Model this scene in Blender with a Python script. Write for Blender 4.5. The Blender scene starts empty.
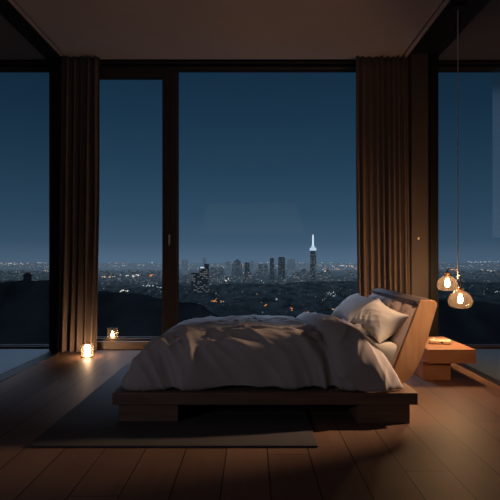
import bpy, bmesh, math, random
from mathutils import Vector, noise, Matrix

random.seed(7)
SC = bpy.context.scene
COL = SC.collection
F, CX, CY, H = 500.0, 252.0, 260.0, 1.12      # focal length (px), vanishing point, eye height


# ------------------------------------------------------------------ helpers
def link(name, me, mat=None, parent=None):
    o = bpy.data.objects.new(name, me)
    COL.objects.link(o)
    if mat is not None and me is not None:
        for m in (mat if isinstance(mat, (list, tuple)) else [mat]):
            me.materials.append(m)
    if parent is not None:
        o.parent = parent
    return o


def build(name, bm, mat, parent=None, smooth=False, angle=None):
    me = bpy.data.meshes.new(name)
    bmesh.ops.recalc_face_normals(bm, faces=bm.faces)
    bm.to_mesh(me)
    bm.free()
    if smooth:
        for p in me.polygons:
            p.use_smooth = True
        if angle:
            me.set_sharp_from_angle(angle=math.radians(angle))
    return link(name, me, mat, parent)


def box(bm, x0, x1, y0, y1, z0, z1, bev=0.0, seg=2):
    m = Matrix.Translation(((x0 + x1) / 2, (y0 + y1) / 2, (z0 + z1) / 2)) @ Matrix.Diagonal((x1 - x0, y1 - y0, z1 - z0, 1))
    r = bmesh.ops.create_cube(bm, size=1.0, matrix=m)
    if bev:
        es = list({e for v in r['verts'] for e in v.link_edges})
        bmesh.ops.bevel(bm, geom=es, offset=bev, segments=seg, affect='EDGES', profile=0.6)


def lathe(bm, prof, cx=0, cy=0, cz=0, n=32, cap0=False, cap1=False):
    rings = []
    for r, z in prof:
        rings.append([bm.verts.new((cx + r * math.cos(2 * math.pi * k / n), cy + r * math.sin(2 * math.pi * k / n), cz + z)) for k in range(n)])
    for a, b in zip(rings, rings[1:]):
        for k in range(n):
            bm.faces.new((a[k], a[(k + 1) % n], b[(k + 1) % n], b[k]))
    if cap0:
        bm.faces.new(rings[0])
    if cap1:
        bm.faces.new(rings[-1])


def tube(bm, p0, p1, r, n=12):
    p0, p1 = Vector(p0), Vector(p1)
    d = p1 - p0
    q = d.to_track_quat('Z', 'Y').to_matrix().to_4x4()
    bmesh.ops.create_cone(bm, cap_ends=True, segments=n, radius1=r, radius2=r, depth=d.length,
                          matrix=Matrix.Translation((p0 + p1) / 2) @ q)


def tag(o, label=None, cat=None, group=None, kind=None):
    if label: o['label'] = label
    if cat: o['category'] = cat
    if group: o['group'] = group
    if kind: o['kind'] = kind
    return o


def empty(name, loc=(0, 0, 0)):
    o = bpy.data.objects.new(name, None)
    o.empty_display_size = 0.1
    COL.objects.link(o)
    o.location = loc
    return o


def grid_mesh(bm, pts):
    vs = [[bm.verts.new(p) for p in row] for row in pts]
    for a, b in zip(vs, vs[1:]):
        for k in range(len(a) - 1):
            bm.faces.new((a[k], a[k + 1], b[k + 1], b[k]))
    return vs


def smoothstep(a, b, x):
    t = min(1, max(0, (x - a) / (b - a)))
    return t * t * (3 - 2 * t)


def lerp_table(tab, x):
    if x <= tab[0][0]: return tab[0][1]
    for (a, ya), (b, yb) in zip(tab, tab[1:]):
        if x <= b:
            t = (x - a) / (b - a)
            t = t * t * (3 - 2 * t)
            return ya + (yb - ya) * t
    return tab[-1][1]


# ------------------------------------------------------------------ materials
def new_mat(name):
    m = bpy.data.materials.new(name)
    m.use_nodes = True
    nt = m.node_tree
    for n in list(nt.nodes):
        nt.nodes.remove(n)
    out = nt.nodes.new('ShaderNodeOutputMaterial')
    return m, nt, out


def principled(name, col, rough=0.6, metal=0.0, spec=0.5, var=0.0, scale=20.0, bump=0.0, bump_scale=200.0, sheen=0.0):
    m, nt, out = new_mat(name)
    b = nt.nodes.new('ShaderNodeBsdfPrincipled')
    b.inputs['Roughness'].default_value = rough
    b.inputs['Metallic'].default_value = metal
    b.inputs['Specular IOR Level'].default_value = spec
    b.inputs['Sheen Weight'].default_value = sheen
    nt.links.new(b.outputs[0], out.inputs[0])
    tc = nt.nodes.new('ShaderNodeTexCoord')
    if var:
        n = nt.nodes.new('ShaderNodeTexNoise')
        n.inputs['Scale'].default_value = scale
        n.inputs['Detail'].default_value = 4
        r = nt.nodes.new('ShaderNodeValToRGB')
        r.color_ramp.elements[0].position = 0.3
        r.color_ramp.elements[1].position = 0.7
        r.color_ramp.elements[0].color = (*[c * (1 - var) for c in col], 1)
        r.color_ramp.elements[1].color = (*[c * (1 + var) for c in col], 1)
        nt.links.new(tc.outputs['Object'], n.inputs['Vector'])
        nt.links.new(n.outputs['Fac'], r.inputs[0])
        nt.links.new(r.outputs[0], b.inputs['Base Color'])
    else:
        b.inputs['Base Color'].default_value = (*col, 1)
    if bump:
        n2 = nt.nodes.new('ShaderNodeTexNoise')
        n2.inputs['Scale'].default_value = bump_scale
        bp = nt.nodes.new('ShaderNodeBump')
        bp.inputs['Strength'].default_value = bump
        bp.inputs['Distance'].default_value = 0.002
        nt.links.new(tc.outputs['Object'], n2.inputs['Vector'])
        nt.links.new(n2.outputs['Fac'], bp.inputs['Height'])
        nt.links.new(bp.outputs[0], b.inputs['Normal'])
    return m


def wood(name, c0, c1, rough=0.45, stretch=(2, 2, 30), spec=0.4):
    m, nt, out = new_mat(name)
    b = nt.nodes.new('ShaderNodeBsdfPrincipled')
    b.inputs['Roughness'].default_value = rough
    b.inputs['Specular IOR Level'].default_value = spec
    nt.links.new(b.outputs[0], out.inputs[0])
    tc = nt.nodes.new('ShaderNodeTexCoord')
    mp = nt.nodes.new('ShaderNodeMapping')
    mp.inputs['Scale'].default_value = stretch
    n = nt.nodes.new('ShaderNodeTexNoise')
    n.inputs['Scale'].default_value = 1.5
    n.inputs['Detail'].default_value = 6
    n.inputs['Distortion'].default_value = 0.6
    r = nt.nodes.new('ShaderNodeValToRGB')
    r.color_ramp.elements[0].position = 0.3
    r.color_ramp.elements[1].position = 0.72
    r.color_ramp.elements[0].color = (*c0, 1)
    r.color_ramp.elements[1].color = (*c1, 1)
    nt.links.new(tc.outputs['Object'], mp.inputs[0])
    nt.links.new(mp.outputs[0], n.inputs['Vector'])
    nt.links.new(n.outputs['Fac'], r.inputs[0])
    nt.links.new(r.outputs[0], b.inputs['Base Color'])
    return m


def emit(name, col, strength, sample=True):
    m, nt, out = new_mat(name)
    e = nt.nodes.new('ShaderNodeEmission')
    e.inputs[0].default_value = (*col, 1)
    e.inputs[1].default_value = strength
    nt.links.new(e.outputs[0], out.inputs[0])
    if not sample:
        m.cycles.emission_sampling = 'NONE'
    return m


def thin_glass(name, tint=(0.95, 0.97, 1.0), refl=0.6, haze=0.0, haze_col=(0.5, 0.4, 0.3), rough=0.0):
    m, nt, out = new_mat(name)
    t = nt.nodes.new('ShaderNodeBsdfTransparent')
    t.inputs[0].default_value = (*tint, 1)
    g = nt.nodes.new('ShaderNodeBsdfGlossy')
    g.inputs['Roughness'].default_value = rough
    fr = nt.nodes.new('ShaderNodeFresnel')
    fr.inputs[0].default_value = 1.45
    mu = nt.nodes.new('ShaderNodeMath')
    mu.operation = 'MULTIPLY'
    mu.inputs[1].default_value = refl
    nt.links.new(fr.outputs[0], mu.inputs[0])
    mx = nt.nodes.new('ShaderNodeMixShader')
    nt.links.new(mu.outputs[0], mx.inputs[0])
    nt.links.new(g.outputs[0], mx.inputs[2])
    if haze:
        tr = nt.nodes.new('ShaderNodeBsdfTranslucent')
        tr.inputs[0].default_value = (*haze_col, 1)
        mh = nt.nodes.new('ShaderNodeMixShader')
        mh.inputs[0].default_value = haze
        nt.links.new(t.outputs[0], mh.inputs[1])
        nt.links.new(tr.outputs[0], mh.inputs[2])
        nt.links.new(mh.outputs[0], mx.inputs[1])
    else:
        nt.links.new(t.outputs[0], mx.inputs[1])
    nt.links.new(mx.outputs[0], out.inputs[0])
    return m


def plank_floor(name):
    m, nt, out = new_mat(name)
    N = nt.nodes.new
    b = N('ShaderNodeBsdfPrincipled')
    nt.links.new(b.outputs[0], out.inputs[0])
    tc = N('ShaderNodeTexCoord')
    sep = N('ShaderNodeSeparateXYZ')
    nt.links.new(tc.outputs['Object'], sep.inputs[0])

    def math_(op, a, bb=None):
        n = N('ShaderNodeMath')
        n.operation = op
        for i, v in enumerate((a, bb)):
            if v is None: continue
            if isinstance(v, (int, float)): n.inputs[i].default_value = v
            else: nt.links.new(v, n.inputs[i])
        return n.outputs[0]
    W = 0.24
    xs = math_('DIVIDE', math_('ADD', sep.outputs['X'], 10.0 * W - 1.05 + 4 * W), W)
    cell = math_('FLOOR', xs)
    fr = math_('FRACT', xs)
    wn = N('ShaderNodeTexWhiteNoise')
    wn.noise_dimensions = '1D'
    nt.links.new(cell, wn.inputs['W'])
    ys = math_('DIVIDE', math_('ADD', sep.outputs['Y'], math_('MULTIPLY', wn.outputs['Value'], 2.2)), 2.2)
    cy = math_('FLOOR', ys)
    fy = math_('FRACT', ys)
    wn2 = N('ShaderNodeTexWhiteNoise')
    wn2.noise_dimensions = '2D'
    cmb = N('ShaderNodeCombineXYZ')
    nt.links.new(cell, cmb.inputs[0]); nt.links.new(cy, cmb.inputs[1])
    nt.links.new(cmb.outputs[0], wn2.inputs['Vector'])
    # grain
    mp = N('ShaderNodeMapping')
    mp.inputs['Scale'].default_value = (26, 1.6, 1)
    nt.links.new(tc.outputs['Object'], mp.inputs[0])
    addv = N('ShaderNodeVectorMath'); addv.operation = 'ADD'
    nt.links.new(mp.outputs[0], addv.inputs[0])
    nt.links.new(wn2.outputs['Color'], addv.inputs[1])
    ns = N('ShaderNodeTexNoise')
    ns.inputs['Scale'].default_value = 1.0
    ns.inputs['Detail'].default_value = 5
    nt.links.new(addv.outputs[0], ns.inputs['Vector'])
    v = math_('ADD', math_('MULTIPLY', wn2.outputs['Value'], 0.45), math_('MULTIPLY', ns.outputs['Fac'], 0.55))
    rp = N('ShaderNodeValToRGB')
    rp.color_ramp.elements[0].position = 0.2
    rp.color_ramp.elements[1].position = 0.8
    rp.color_ramp.elements[0].color = (0.115, 0.070, 0.050, 1)
    rp.color_ramp.elements[1].color = (0.175, 0.110, 0.080, 1)
    nt.links.new(v, rp.inputs[0])
    gx = math_('LESS_THAN', math_('MINIMUM', fr, math_('SUBTRACT', 1.0, fr)), 0.013)
    gy = math_('LESS_THAN', fy, 0.0022)
    gap = math_('MAXIMUM', gx, gy)
    mix = N('ShaderNodeMix')
    mix.data_type = 'RGBA'
    nt.links.new(gap, mix.inputs['Factor'])
    nt.links.new(rp.outputs[0], mix.inputs['A'])
    mix.inputs['B'].default_value = (0.022, 0.016, 0.014, 1)
    nt.links.new(mix.outputs['Result'], b.inputs['Base Color'])
    ro = math_('ADD', 0.48, math_('MULTIPLY', ns.outputs['Fac'], 0.12))
    nt.links.new(ro, b.inputs['Roughness'])
    b.inputs['Specular IOR Level'].default_value = 0.09
    bp = N('ShaderNodeBump')
    bp.inputs['Strength'].default_value = 0.25
    bp.inputs['Distance'].default_value = 0.003
    bp.invert = True
    nt.links.new(gap, bp.inputs['Height'])
    nt.links.new(bp.outputs[0], b.inputs['Normal'])
    return m


M_FLOOR = plank_floor('oak plank floor')
M_BAYFLOOR = principled('pale stone floor', (0.05, 0.066, 0.078), 0.45, var=0.08, scale=3)
M_CEIL = principled('ceiling plaster', (0.44, 0.375, 0.36), 0.9, var=0.03, scale=2)
M_DARKCEIL = principled('dark bay ceiling', (0.10, 0.10, 0.115), 0.8, var=0.05, scale=2)
M_BLACK = principled('black painted steel', (0.012, 0.011, 0.012), 0.5, spec=0.3)
M_FRAME = principled('dark bronze frame', (0.035, 0.027, 0.025), 0.45, spec=0.4)
M_WALL = principled('dark wall paint', (0.10, 0.08, 0.07), 0.85, var=0.05, scale=3)
M_PIER = principled('brown wall panel', (0.08, 0.062, 0.054), 0.7, var=0.06, scale=4)
M_SILL = wood('dark sill wood', (0.16, 0.12, 0.10), (0.22, 0.17, 0.14), 0.5, (3, 30, 30))
M_GLASS = thin_glass('window glass', (0.97, 0.98, 1.0), 0.35)
M_BAYGLASS = thin_glass('tinted bay glass', (0.76, 0.78, 0.81), 0.35)
M_HANDLE = principled('brushed steel handle', (0.6, 0.6, 0.62), 0.35, metal=0.9)
M_CURTAIN = principled('brown curtain cloth', (0.145, 0.108, 0.094), 0.9, var=0.05, scale=12, bump=0.15, bump_scale=350)
M_RUG = principled('charcoal rug pile', (0.042, 0.040, 0.044), 0.95, var=0.12, scale=60, bump=0.5, bump_scale=260)
M_BEDWOOD = wood('walnut bed platform', (0.10, 0.062, 0.044), (0.16, 0.10, 0.07), 0.5, (2, 22, 22))
M_HBWOOD = wood('honey headboard wood', (0.48, 0.245, 0.125), (0.62, 0.34, 0.18), 0.42, (14, 14, 3))
M_NSWOOD = wood('honey nightstand wood', (0.30, 0.155, 0.085), (0.38, 0.205, 0.115), 0.4, (2.5, 25, 25))
M_PAD = principled('taupe headboard pad', (0.42, 0.30, 0.255), 0.6, var=0.05, scale=10, bump=0.1, bump_scale=300)
M_DUVET = principled('grey duvet cotton', (0.31, 0.29, 0.30), 0.85, var=0.03, scale=6, bump=0.08, bump_scale=420, sheen=0.15)
M_PILLOW = principled('pale pillow cotton', (0.62, 0.56, 0.52), 0.85, var=0.02, scale=6, bump=0.08, bump_scale=420)
M_SHEET = principled('cream mattress cover', (0.66, 0.60, 0.54), 0.85, var=0.02, scale=6)
M_BRASS = principled('aged brass', (0.42, 0.29, 0.16), 0.35, metal=0.9)
M_CABLE = principled('pale cable', (0.55, 0.52, 0.50), 0.5)
M_SMOKE = thin_glass('smoked amber glass', (0.88, 0.80, 0.72), 0.22, haze=0.010, haze_col=(0.62, 0.48, 0.36), rough=0.05)
M_BULB = emit('warm bulb', (1.0, 0.62, 0.33), 820.0)
M_CANDLE = emit('glowing candle', (1.0, 0.66, 0.40), 80.0)
M_FLAME = emit('candle flame', (1.0, 0.63, 0.30), 45.0)
M_WAX = principled('candle wax', (0.5, 0.38, 0.26), 0.6)
M_LANTERN = thin_glass('frosted lantern glass', (0.88, 0.80, 0.71), 0.12, haze=0.045, haze_col=(0.8, 0.63, 0.46), rough=0.1)
M_CREAM = principled('cream plastic', (0.75, 0.66, 0.54), 0.4, var=0.08, scale=40)
M_PORT = principled('dark port', (0.02, 0.02, 0.02), 0.5)

# ------------------------------------------------------------------ room shell
WY = 6.27        # front of the window wall
ZC = 3.636       # ceiling


def struct(name, bm, mat, parent=None, **k):
    o = build(name, bm, mat, parent, **k)
    if parent is None:
        o['kind'] = 'structure'
    return o


def sbox(name, mat, *b, bev=0.0, parent=None):
    bm = bmesh.new()
    box(bm, *b, bev=bev)
    return struct(name, bm, mat, parent)


BX0, BX1 = -4.6, 4.4
sbox('floor', M_FLOOR, -2.30, 2.20, -0.8, 6.62, -0.12, 0.0)
sbox('floor_left', M_BAYFLOOR, BX0, -2.45, -0.8, 6.62, -0.12, 0.0)
sbox('floor_right', M_BAYFLOOR, 2.29, BX1, -0.8, 6.62, -0.12, 0.0)
sbox('trim_1', M_BLACK, -2.45, -2.30, -0.8, 6.62, -0.12, 0.004)
sbox('trim_2', M_BLACK, 2.20, 2.29, -0.8, 6.62, -0.12, 0.004)
# thin raised guide lips of the floor tracks
for i, x in enumerate((-2.31, -2.445)):
    sbox('trim_%d' % (3 + i), M_FRAME, x - 0.006, x + 0.006, -0.8, 6.25, 0.002, 0.009)
sbox('ceiling', M_CEIL, -2.30, 1.85, -0.8, WY, ZC, ZC + 0.2)
sbox('trim_5', M_CEIL, -2.365, -2.32, -0.8, WY, ZC, ZC + 0.2)
sbox('trim_6', M_CEIL, 1.87, 1.92, -0.8, WY, ZC, ZC + 0.2)
sbox('ceiling_left', M_DARKCEIL, BX0, -2.56, -0.8, WY + 0.03, ZC, ZC + 0.2)
sbox('ceiling_right', M_DARKCEIL, 2.30, BX1, -0.8, WY + 0.03, ZC, ZC + 0.2)
sbox('trim_7', M_BLACK, -2.56, -2.365, -0.8, WY + 0.03, ZC - 0.012, ZC + 0.2)
sbox('trim_8', M_BLACK, 1.92, 2.30, -0.8, WY + 0.03, ZC - 0.012, ZC + 0.2)
sbox('ceiling_roof', M_DARKCEIL, BX0 - 0.1, BX1 + 0.1, -0.9, 6.7, ZC + 0.2, ZC + 0.3)
sbox('wall_back', M_WALL, BX0 - 0.1, BX1 + 0.1, -0.9, -0.8, -0.12, ZC + 0.2)
sbox('wall_left', M_WALL, BX0 - 0.1, BX0, -0.8, 6.62, -0.12, ZC + 0.2)
sbox('wall_right', M_WALL, BX1, BX1 + 0.1, -0.8, 6.62, -0.12, ZC + 0.2)
# header above the glazing, slot line, sill
bm = bmesh.new()
box(bm, BX0, BX1, WY + 0.03, 6.55, 3.590, ZC + 0.2)
struct('trim_9', bm, M_BLACK)
sbox('trim_10', M_FRAME, BX0, BX1, WY + 0.01, WY + 0.03, 3.592, 3.612)
sbox('trim_11', M_SILL, -2.33, 1.90, WY, 6.60, 0.0, 0.098, bev=0.006)
# piers: dark post on the left, panelled pier on the right
sbox('trim_12', M_BLACK, -2.515, -2.33, 6.20, 6.60, 0.0, ZC - 0.012)
sbox('trim_13', M_PIER, 1.935, 2.135, 6.06, 6.60, 0.0, ZC - 0.012, bev=0.004)
bm = bmesh.new()
box(bm, 2.135, 2.165, 6.10, 6.60, 0.0, ZC - 0.012)
box(bm, 2.165, 2.205, 6.06, 6.60, 0.0, ZC - 0.012)
box(bm, 2.205, 2.275, 6.10, 6.60, 0.0, ZC - 0.012)
struct('trim_14', bm, M_BLACK)


def window(name, x0, x1, z0, z1, fl, fr, ft, fb, y=6.31, d=0.14, handle=None, glass=M_GLASS):
    """fl/fr/ft/fb = widths of the left/right/top/bottom frame members"""
    root = empty(name, ((x0 + x1) / 2, y, z0))
    root['kind'] = 'structure'
    off = Vector(root.location)
    bm = bmesh.new()
    for b in ((x0, x0 + fl, z0, z1), (x1 - fr, x1, z0, z1), (x0 + fl, x1 - fr, z1 - ft, z1), (x0 + fl, x1 - fr, z0, z0 + fb)):
        box(bm, b[0] - off.x, b[1] - off.x, 0, d, b[2] - off.z, b[3] - off.z, bev=0.004, seg=1)
    # glazing bead, set back
    w = 0.012
    for b in ((x0 + fl, x0 + fl + w, z0 + fb, z1 - ft), (x1 - fr - w, x1 - fr, z0 + fb, z1 - ft),
              (x0 + fl, x1 - fr, z1 - ft - w, z1 - ft), (x0 + fl, x1 - fr, z0 + fb, z0 + fb + w)):
        box(bm, b[0] - off.x, b[1] - off.x, 0.05, 0.09, b[2] - off.z, b[3] - off.z)
    build('window_frame', bm, M_FRAME, root)
    bm = bmesh.new()
    q = [(x0 + fl - off.x, 0.07, z0 + fb - off.z), (x1 - fr - off.x, 0.07, z0 + fb - off.z),
         (x1 - fr - off.x, 0.07, z1 - ft - off.z), (x0 + fl - off.x, 0.07, z1 - ft - off.z)]
    bm.faces.new([bm.verts.new(p) for p in q])
    build('pane', bm, glass, root)
    if handle:
        hx, hz = handle
        bm = bmesh.new()
        box(bm, hx - off.x - 0.012, hx - off.x + 0.012, -0.012, 0.0, hz - off.z - 0.05, hz - off.z + 0.07, bev=0.004)
        box(bm, hx - off.x - 0.008, hx - off.x + 0.008, -0.045, -0.030, hz - off.z - 0.075, hz - off.z + 0.055, bev=0.006)
        box(bm, hx - off.x - 0.007, hx - off.x + 0.007, -0.032, -0.010, hz - off.z + 0.030, hz - off.z + 0.050)
        build('handle', bm, M_HANDLE, root, smooth=True, angle=35)
    return root


S = 6.31 / F
def wx(px): return (px - CX) * S
def wz(py): return H - (py - CY) * S
window('window_1', -2.20, wx(170.5), 0.098, wz(66), 0.20, wx(170.5) - wx(162.5), wz(66) - wz(76), 0.03, handle=(wx(169.3), wz(240)))
window('window_2', wx(170.5), 1.88, 0.098, wz(66), wx(177) - wx(170.5), 0.12, wz(66) - wz(68.5), 0.05)
window('window_3', BX0, -2.515, 0.0, wz(66), 0.06, 0.02, wz(66) - wz(68.5), 0.03, glass=M_BAYGLASS)
window('window_4', 2.275, BX1, 0.0, wz(66), 0.02, 0.06, wz(66) - wz(68.5), 0.03, glass=M_BAYGLASS)

# sheer panel over the upper part, at the far right of the bay window
sd = empty('translucent_panel', (3.6, 6.303, 3.592))
tag(sd, 'sheer blue translucent panel over the upper right edge of the right window', 'translucent panel')
sx0, sx1, sz = wx(492.2) - 3.6, BX1 - 0.08 - 3.6, wz(238) - 3.592
bm = bmesh.new()
bm.faces.new([bm.verts.new(p) for p in ((sx0, 0, sz), (sx1, 0, sz), (sx1, 0, 0), (sx0, 0, 0))])
build('fabric', bm, thin_glass('sheer panel', (1, 1, 1), 0.0, haze=0.24, haze_col=(0.62, 0.68, 0.72)), sd)
bm = bmesh.new(); box(bm, sx0, sx1, -0.004, 0.004, sz - 0.012, sz, bev=0.002)
build('bottom_bar', bm, thin_glass('clear bar', (0.9, 0.93, 0.95), 0.2), sd)

# light switch on the pier
bm = bmesh.new()
zz = H + 21.5 * 6.06 / F
xx = (418.5 - CX) * 6.06 / F
sw = empty('light_switch', (xx, 6.06, zz))
tag(sw, 'tiny pale light switch on the brown pier beside right curtain', 'light switch')
bm = bmesh.new(); box(bm, -0.011, 0.011, -0.007, 0, -0.015, 0.015, bev=0.003)
build('plate', bm, M_CREAM, sw)
bm = bmesh.new(); box(bm, -0.005, 0.005, -0.011, -0.006, -0.008, 0.008, bev=0.002)
build('rocker', bm, M_CREAM, sw)

# ------------------------------------------------------------------ curtains
def curtain(name, x0, x1, y, z0, z1, folds, amp, seed, label):
    rnd = random.Random(seed)
    nu, nv = folds * 16, 28
    ws = [0.6 + rnd.random() for _ in range(folds)]
    tot = sum(ws)
    am = [0.6 + 0.8 * rnd.random() for _ in range(folds)]
    pts = []
    for j in range(nv + 1):
        v = j / nv
        row = []
        for i in range(nu + 1):
            u = i / nu
            k = min(folds - 1, int(u * folds))
            f = u * folds - k
            xu = (sum(ws[:k]) + ws[k] * f) / tot
            a = am[k] * (0.75 + 0.35 * (1 - v)) * amp
            dev = noise.noise((u * 5, v * 2.2, seed)) * 0.022 * (1 - v * 0.4)
            s = math.sin(2 * math.pi * f)
            row.append((x0 + (x1 - x0) * xu + 0.013 * math.sin(4 * math.pi * f) + dev * 0.6,
                        y - 0.13 * (1 - v) ** 2 - a * s + dev, z0 + (z1 - z0) * v))
        pts.append(row)
    bm = bmesh.new()
    grid_mesh(bm, pts)
    g = bm.faces[:]
    o = build(name, bm, M_CURTAIN, None, smooth=True)
    md = o.modifiers.new('thickness', 'SOLIDIFY')
    md.thickness = 0.006
    return tag(o, label, 'curtain')


curtain('curtain', -2.36, -1.89, 6.19, 0.012, ZC - 0.004, 6, 0.05, 3, 'brown floor-length curtain gathered at the left, lit by a floor candle')
curtain('curtain', 1.285, 1.93, 6.19, 0.012, ZC - 0.004, 9, 0.045, 11, 'dark brown floor-length curtain gathered behind the headboard')

# ------------------------------------------------------------------ rug
bm = bmesh.new()
box(bm, -1.335, 0.393, 2.98, 5.35, 0.001, 0.014, bev=0.005)
tag(build('rug', bm, M_RUG), 'flat dark grey rectangular rug under the foot of the bed', 'rug')

# ------------------------------------------------------------------ bed
Y0, Y1 = 3.39, 5.02
bed = empty('bed', (0.09, 4.2, 0.0))
tag(bed, 'low dark wood platform bed with slanted padded headboard', 'bed')
BO = Vector(bed.location)


def part(name, bm, mat, root, off, **k):
    bmesh.ops.translate(bm, verts=bm.verts, vec=-off)
    return build(name, bm, mat, root, **k)


bm = bmesh.new(); box(bm, -0.949, 1.125, Y0, Y1, 0.137, 0.218, bev=0.005)
part('platform', bm, M_BEDWOOD, bed, BO)
for x0, x1 in ((-0.914, -0.506), (0.725, 1.08)):
    bm = bmesh.new(); box(bm, x0, x1, Y0 + 0.03, Y1 - 0.05, 0.015 if x0 < 0 else 0.0, 0.138, bev=0.003)
    part('leg', bm, M_BEDWOOD, bed, BO)
bm = bmesh.new(); box(bm, -0.52, 0.73, Y0 + 0.75, Y0 + 0.85, 0.015, 0.138)
part('support_beam', bm, M_BEDWOOD, bed, BO)

# headboard: slanted slab, rounded ends, profile in XZ extruded along Y
HY0, HY1 = 3.58, 4.96
def hb_x(z): return 0.975 + 0.385 * (z - 0.22)      # front face of the slab at height z
prof = []
TH = 0.112
def arc(cx, cz, r, a0, a1, n=6):
    return [(cx + r * math.cos(math.radians(a0 + (a1 - a0) * i / n)), cz + r * math.sin(math.radians(a0 + (a1 - a0) * i / n))) for i in range(n + 1)]
ztop = 0.835
prof += [(hb_x(0.22), 0.219)]
prof += [(1.03, 0.219)]
prof += [(1.065, 0.226), (1.098, 0.242), (1.128, 0.270), (1.155, 0.305), (1.185, 0.360), (1.212, 0.420), (1.238, 0.490), (1.262, 0.57), (1.292, 0.68)]
prof += arc(1.297, ztop - 0.034, 0.03, -15, 75)
prof += arc(hb_x(ztop - 0.02) + 0.016, ztop - 0.016, 0.016, 90, 160)
def extrude_prof(bm, prof, y0, y1, bev=0.0):
    a = [bm.verts.new((x, y0, z)) for x, z in prof]
    b = [bm.verts.new((x, y1, z)) for x, z in prof]
    n = len(prof)
    for i in range(n):
        bm.faces.new((a[i], a[(i + 1) % n], b[(i + 1) % n], b[i]))
    f0 = bm.faces.new(a); f1 = bm.faces.new(b)
    if bev:
        es = list(f0.edges) + list(f1.edges)
        bmesh.ops.bevel(bm, geom=es, offset=bev, segments=2, affect='EDGES')
bm = bmesh.new()
extrude_prof(bm, prof, HY0, HY1, 0.006)
hb = part('headboard', bm, M_HBWOOD, bed, BO, smooth=True, angle=40)
tag(hb, 'honey coloured slanted wooden headboard with grey channelled padding')
# dark leather cap lying over the upper edge of the padding
bm = bmesh.new()
ddx, ddz = 0.359, 0.933
c0 = Vector((hb_x(ztop) - 0.055, 0, ztop - 0.008))
capp = [(hb_x(ztop) - 0.030, ztop - 0.030), (hb_x(ztop) + 0.03, ztop - 0.006), (hb_x(ztop) + 0.075, ztop - 0.004), (hb_x(ztop) + 0.07, ztop + 0.004), (hb_x(ztop) + 0.02, ztop + 0.006), (hb_x(ztop) - 0.026, ztop - 0.012)]
extrude_prof(bm, capp, HY0 + 0.02, HY1 - 0.02, 0.004)
cap = part('cap_strip', bm, principled('dark leather cap', (0.11, 0.085, 0.08), 0.45), hb, BO, smooth=True, angle=40)
# five upright pads
npad = 5
pw = (HY1 - HY0 - 0.05) / npad
for k in range(npad):
    ya = HY0 + 0.025 + k * pw
    rows = []
    for j in range(15):
        v = j / 14
        z = 0.26 + (ztop - 0.035 - 0.26) * v
        row = []
        for i in range(13):
            u = i / 12
            e = (1 - abs(2 * u - 1) ** 3.2) ** 0.6
            ev = (1 - abs(2 * v - 1) ** 10) ** 0.5
            t = 0.055 * (0.08 + 0.92 * e) * ev
            row.append((hb_x(z) - t * ddz, ya + pw * (0.02 + 0.96 * u), z + t * ddx * 0.6))
        rows.append(row)
    bm = bmesh.new(); grid_mesh(bm, rows)
    part('pad', bm, M_PAD, hb, BO, smooth=True)

# mattress
mt = empty('mattress', (0.09, 4.2, 0.219))
tag(mt, 'cream mattress lying on the bed platform under the duvet', 'mattress')
MO = Vector(mt.location)
bm = bmesh.new()
rows = []
mprof = [(0.0, 0.0), (0.02, -0.0), (0.05, 0.0)]
box(bm, -0.62, 1.0, 3.53, 4.88, 0.2195, 0.515, bev=0.06, seg=6)
for v in bm.verts:       # the head end follows the slant of the headboard
    if v.co.x > 0.9:
        v.co.x += 0.12 * (v.co.z - 0.22) / 0.28
        v.co.x = min(v.co.x, hb_x(v.co.z) - 0.058 if v.co.z > 0.27 else 1.0)
part('core', bm, M_SHEET, mt, MO, smooth=True, angle=50)
bm = bmesh.new()
for z in (0.290, 0.420):
    pr = [(-0.622, 3.60), (-0.622, 4.80), (-0.56, 4.882), (0.94, 4.882), (0.94, 3.528), (-0.56, 3.528)]
    for a, b in zip(pr, pr[1:] + pr[:1]):
        tube(bm, (a[0], a[1], z), (b[0], b[1], z), 0.005, 6)
part('piping', bm, M_SHEET, mt, MO, smooth=True)


# ------------------------------------------------------------------ duvet
ZT = 0.548
def ridge(n, p=2.0):
    return max(0.0, 1 - abs(n) * 2.2) ** p


TX0, TY0, TY1 = -0.47, 3.68, 4.74
R_, DROP = 0.24, 0.085
ST = 1.76
LQ = R_ * math.pi / 2
def drape(s, t, lift=0.0, x_edges=True):
    """flat sheet coordinate -> draped position and how far down the side it is"""
    dx = (s - TX0) / ST if (s < TX0 and x_edges) else 0.0
    dy = t - TY0 if t < TY0 else (t - TY1 if t > TY1 else 0.0)
    d = (abs(dx) ** 6 + abs(dy) ** 6) ** (1 / 6)
    bx = max(s, TX0) if x_edges else s
    by = min(max(t, TY0), TY1)
    cr = (1 - ((by - 4.2) / 0.62) ** 4) * 0.022 * (smoothstep(TX0 - 0.1, TX0 + 0.35, s))
    z = ZT + cr + lift
    if d <= 0:
        return Vector((bx, by, z)), 0.0
    ux, uy = dx / d, dy / d
    q = min(1.0, d / (LQ + DROP))
    a = min(1.0, q / 0.92) * math.pi / 2
    fw = abs(dx) ** 6 / (abs(dx) ** 6 + abs(dy) ** 6)
    h = (R_ + 0.8 * lift) * math.sin(a) ** (0.82 + 0.10 * fw)
    dz = (z - 0.238) * (1 - max(0.0, math.cos(a)) ** (0.85 + 0.25 * fw))
    if q > 0.92:
        h -= 0.05 * (q - 0.92) / 0.08
    return Vector((bx + ux * h * ST, by + uy * h, z - dz)), min(1.0, d / (LQ + DROP))


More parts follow.
